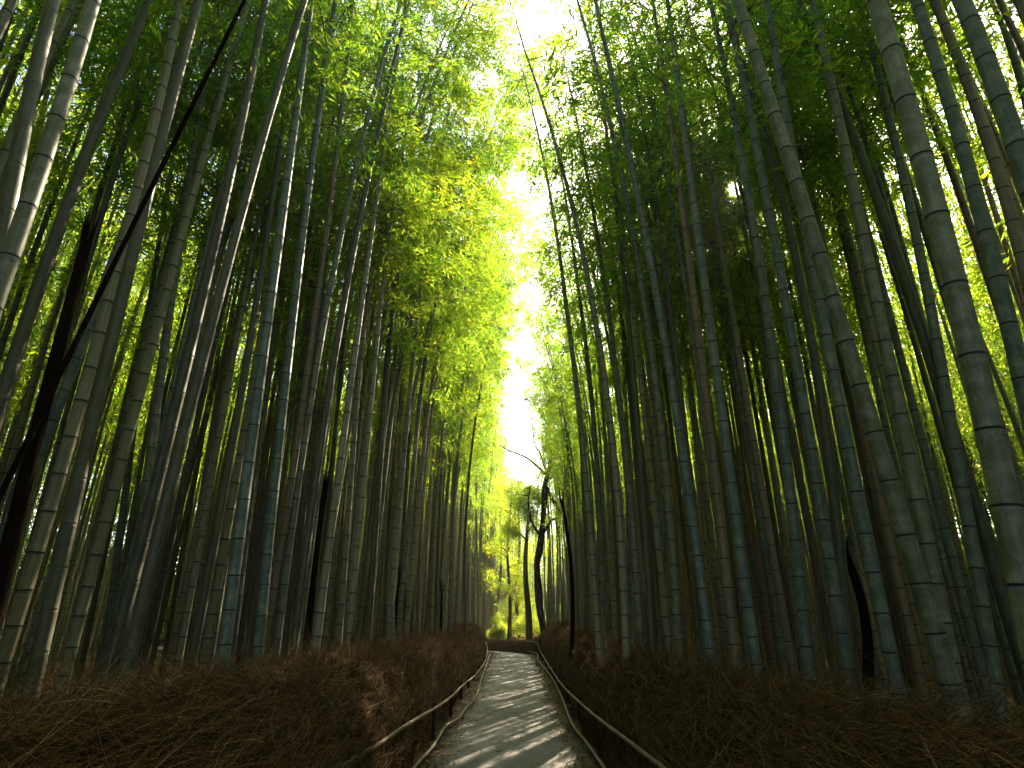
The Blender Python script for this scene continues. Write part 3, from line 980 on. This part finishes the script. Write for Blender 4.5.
def offset(s):
    """line parallel to the path, s metres to its right"""
    return np.stack([cl[:, 0] + s * np.cos(cl[:, 2]), cl[:, 1] + s * np.sin(cl[:, 2])], 1)


pb = MB()
cols = np.linspace(-1.06, 1.02, 7)
rows = [offset(s) for s in cols]
v = np.stack([np.concatenate([r, np.full((len(r), 1), 0.012 - 0.010 * (abs(s) / 1.06) ** 2)], 1) for r, s in zip(rows, cols)], 1)
n, m_ = v.shape[:2]
ii = (np.arange(n - 1)[:, None] * m_ + np.arange(m_ - 1)[None, :]).ravel()
pb.add(v.reshape(-1, 3), np.stack([ii, ii + 1, ii + m_ + 1, ii + m_], 1))
tag(pb.build("path", M["path"], None, True), "grey asphalt footpath running through the bamboo", "path", None, "structure")

lb = MB()
rng = np.random.default_rng(9)
n = 26000
s = np.where(rng.random(n) < 0.5, -1, 1) * (1.08 - np.abs(rng.normal(0, 0.19, n)))
few = rng.random(n) < 0.06
s = np.where(few, rng.uniform(-0.9, 0.9, n), s)
yy = 1.5 + 28 * rng.random(n) ** 1.4
c = np.stack([PC + s + 0.04 * np.sin(yy * 3), yy, np.full(n, 0.018) + rng.uniform(0, 0.012, n)], 1)
a = rng.random(n) * 6.28
d = unit(np.stack([np.cos(a), np.sin(a), rng.uniform(-0.05, 0.25, n)], 1))
w = unit(np.cross(d, np.array([0, 0, 1.0]) + rng.normal(0, 0.25, (n, 3))))
L = rng.uniform(0.04, 0.10, n)
lb.leaves(c, d, w, L, L * rng.uniform(0.16, 0.35, n))
tag(lb.build("fallen_leaves", M["litter"]), "dry fallen bamboo leaves strewn along both edges of the path", "leaves", None, "stuff")


# ------------------------------------------------------------------ brushwood fences
def fence(side, label, upper, lower, profile, n_twig, seed, cut_at):
    """light-blocking core, loose twigs over it, two bamboo rails on short posts"""
    rng = np.random.default_rng(seed)
    root = empty("brushwood_fence", (1.6 * side + PC, 0, 0))
    o = np.array([1.6 * side + PC, 0, 0])
    # solid dark core added inside the brush to block light
    core = MB()
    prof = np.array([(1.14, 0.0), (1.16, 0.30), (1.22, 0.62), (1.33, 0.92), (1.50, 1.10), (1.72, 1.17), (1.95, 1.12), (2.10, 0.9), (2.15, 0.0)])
    A = offset(1.10 if side > 0 else -1.0)[:cut_at]
    nrm = np.stack([np.cos(cl[:cut_at, 2]), np.sin(cl[:cut_at, 2])], 1) * side
    V = []
    for q in range(len(A)):
        for (a, h) in prof:
            f = profile(q)
            p = A[q] + nrm[q] * (a - 1.0 + 0.015 * math.sin(q * 1.1 + h * 4) + rng.normal(0, 0.012))
            V.append((p[0], p[1], h * f * (1 + 0.018 * math.sin(q * 0.6)) + (rng.normal(0, 0.012) if h > 0 else -0.02)))
    V = np.array(V) - o
    m_ = len(prof)
    ii = (np.arange(len(A) - 1)[:, None] * m_ + np.arange(m_ - 1)[None, :]).ravel()
    core.add(V, np.stack([ii, ii + m_, ii + m_ + 1, ii + 1], 1))
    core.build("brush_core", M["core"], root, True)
    # loose twigs
    tw = MB()
    arc = np.linspace(0, len(A) - 1.001, 4000)
    wgt = 1.0 / (1.5 + np.maximum(0, cl[arc.astype(int), 1])) ** 0.8
    wgt[cl[arc.astype(int), 1] < 0.3] *= 0.25
    wgt[cl[arc.astype(int), 1] < -2] = 0
    q = rng.choice(arc, n_twig, p=wgt / wgt.sum()) + rng.uniform(-0.5, 0.5, n_twig)
    q = np.clip(q, 0, len(A) - 1.001)
    i0 = q.astype(int)
    f = (q - i0)[:, None]
    P = A[i0] * (1 - f) + A[i0 + 1] * f
    N = nrm[i0]
    T = np.stack([-N[:, 1], N[:, 0]], 1) * side
    s = rng.random(n_twig)
    pa, ph = np.interp(s, np.linspace(0, 1, 7), prof[:7, 0]), np.interp(s, np.linspace(0, 1, 7), prof[:7, 1])
    fac = np.array([profile(k) for k in i0])
    lift = rng.normal(-0.015, 0.025, n_twig)
    start = np.stack([P[:, 0] + N[:, 0] * (pa - 1.0 + lift), P[:, 1] + N[:, 1] * (pa - 1.0 + lift), ph * fac - 0.05 + rng.normal(0, 0.05, n_twig)], 1)
    # most lie along the fence, lifted a little; some stick up or out
    along = np.where(rng.random(n_twig) < 0.87, -1.0, 0.7) * rng.uniform(0.55, 1.0, n_twig)
    upw = rng.uniform(-0.15, 0.38, n_twig) * (0.4 + 0.6 * s) + (rng.random(n_twig) < 0.06) * 0.4
    outw = rng.normal(0.04, 0.17, n_twig) * np.where(s < 0.5, 0.4, 1.0) + np.where(s < 0.45, -0.03, 0.0)
    dirv = np.stack([T[:, 0] * along + N[:, 0] * outw, T[:, 1] * along + N[:, 1] * outw, upw + np.where(s < 0.3, 0.15, 0.0)], 1)
    dirv = unit(dirv)
    ln = rng.uniform(0.22, 0.70, n_twig)
    bend = rng.normal(0, 0.10, (n_twig, 3)) + np.array([0, 0, -0.10])
    side_v = unit(np.cross(dirv, rng.normal(0, 1, (n_twig, 3))))
    up_v = np.cross(dirv, side_v)
    rad0 = rng.uniform(0.0007, 0.0015, n_twig) * (1 + 0.05 * np.maximum(0, P[:, 1]))
    secs = []
    for k, t in enumerate((0.0, 0.4, 0.75, 1.0)):
        c = start + dirv * (ln * t)[:, None] + bend * (ln * t * t)[:, None]
        r = (rad0 * (1.0, 0.85, 0.6, 0.25)[k])[:, None]
        secs += [c + side_v * r, c - side_v * r * 0.5 + up_v * r * 0.87, c - side_v * r * 0.5 - up_v * r * 0.87]
    v = np.stack(secs, 1)                       # n, 12, 3
    fq = []
    for k in range(3):
        for j in range(3):
            fq.append((k * 3 + j, k * 3 + (j + 1) % 3, k * 3 + 3 + (j + 1) % 3, k * 3 + 3 + j))
    fq = (np.arange(n_twig)[:, None, None] * 12 + np.array(fq)[None]).reshape(-1, 4)
    tw.add(v.reshape(-1, 3) - o, fq)
    tag(tw.build("brushwood", M["twig"], root), kind="stuff")
    # rails of long bamboo poles with nodes
    for pts in (upper, lower):
        mb = MB()
        ln3 = smooth_line(np.array(pts), 10)
        r = np.full(len(ln3), 0.018 if pts is upper else 0.019)
        r[::5] *= 1.18
        mb.tube(ln3 - o, r, 10)
        mb.build("rail", M["pole"], root, True)
    up = smooth_line(np.array(upper), 10)
    last = -9.0
    for p in up:
        if p[1] - last > 1.9 and -0.5 < p[1] < 27:
            last = p[1]
            pm = MB()
            x = p[0] + side * 0.05
            pm.tube(np.array([(x, p[1], -0.1), (x, p[1], p[2] * 0.5), (x, p[1], p[2] + 0.05)]) - o, [0.028, 0.027, 0.026], 10)
            post = pm.build("post", M["bark"], root, True)
            rp = MB()
            th = np.linspace(0, 4 * math.pi, 26)
            rp.tube(np.stack([x - side * 0.015 + np.cos(th) * 0.05, p[1] + np.sin(th) * 0.035, p[2] + np.linspace(-0.02, 0.02, 26)], 1) - o, np.full(26, 0.005), 5)
            rp.build("rope_tie", M["rope"], post)
    tag(root, label, "fence")


def pz(px, py, Z):
    return at_z(px, py, Z)


LU = [at_x(337, 768, -1.31), at_x(377, 745, -1.25), at_x(408, 724, -1.17), at_x(440, 705, -1.09), at_x(453, 695, -1.06), at_x(464, 684, -1.05), at_x(477, 673, -1.05), at_x(486.5, 657, -1.08)]
LU = [LU[0] + (LU[0] - LU[1]) * 1.5] + LU + [np.array([-1.35, 28.2, 0.5]), np.array([-2.6, 29.4, 0.5])]
LL = [pz(420, 761, 0.09), pz(433, 746.5, 0.10), pz(446, 726, 0.10), pz(459, 718, 0.08), pz(465, 709, 0.08), pz(476, 696, 0.10), pz(482, 676.5, 0.10), pz(488, 659, 0.10)]
LL = [LL[0] + (LL[0] - LL[1]) * 2.5] + LL + [np.array([-1.2, 28.0, 0.1]), np.array([-2.4, 29.2, 0.1])]
RU = [at_x(662, 767, 1.12), at_x(623, 737, 1.07), at_x(599, 719, 1.03), at_x(577.5, 700.6, 1.0), at_x(562, 685, 0.97), at_x(551, 669, 0.98), at_x(540, 651, 0.98)]
RU = [RU[0] + (RU[0] - RU[1]) * 1.5] + RU + [np.array([0.85, 27.5, 0.5]), np.array([0.1, 30.0, 0.45]), np.array([-1.6, 32.0, 0.42]), np.array([-4.5, 32.9, 0.42])]
RL = [pz(600, 762, 0.10), pz(586, 742, 0.10), pz(571, 722, 0.10), pz(562, 698, 0.10), pz(551, 676.5, 0.10), pz(538, 660, 0.10)]
RL = [RL[0] + (RL[0] - RL[1]) * 2.5] + RL + [np.array([0.85, 27.2, 0.1]), np.array([0.05, 29.8, 0.1]), np.array([-1.7, 31.7, 0.1]), np.array([-4.5, 32.6, 0.1])]


def prof_left(q):
    return float(np.interp(cl[min(q, len(cl) - 1)][1], [2, 8, 14, 22, 27], [1.12, 1.05, 0.94, 0.90, 0.98]))


def prof_right(q):
    y = cl[min(q, len(cl) - 1)]
    return float(np.interp(y[1], [2, 6, 12, 20], [1.06, 1.0, 0.95, 0.97])) if q < 66 else (1.10 if q < 74 else max(0.34, 1.10 - 0.10 * (q - 73)))


fence(-1, "brushwood fence of brown twigs along the left edge of the path", LU, LL, prof_left, 150000, 1, 100)
fence(1, "brushwood fence of brown twigs along the right edge, curving across the path's end", RU, RL, prof_right, 155000, 2, 112)


# ------------------------------------------------------------------ thin morning haze between the stems
HAZE = 0.001
if HAZE:
    hm, t, n, l = new_mat("haze")
    out = n.new("ShaderNodeOutputMaterial")
    pv = n.new("ShaderNodeVolumePrincipled")
    pv.inputs["Color"].default_value = (0.93, 0.95, 0.90, 1)
    pv.inputs["Density"].default_value = HAZE
    pv.inputs["Anisotropy"].default_value = 0.55
    l.new(pv.outputs[0], out.inputs["Volume"])
    hb = MB()
    a, z0, z1 = 310.0, -1.0, 24.0
    hb.add([(-a, -a, z0), (a, -a, z0), (a, a, z0), (-a, a, z0), (-a, -a, z1), (a, -a, z1), (a, a, z1), (-a, a, z1)],
           [(0, 3, 2, 1), (4, 5, 6, 7), (0, 1, 5, 4), (1, 2, 6, 5), (2, 3, 7, 6), (3, 0, 4, 7)])
    tag(hb.build("haze", hm), "thin bright haze hanging between the bamboo stems", "haze", None, "stuff")
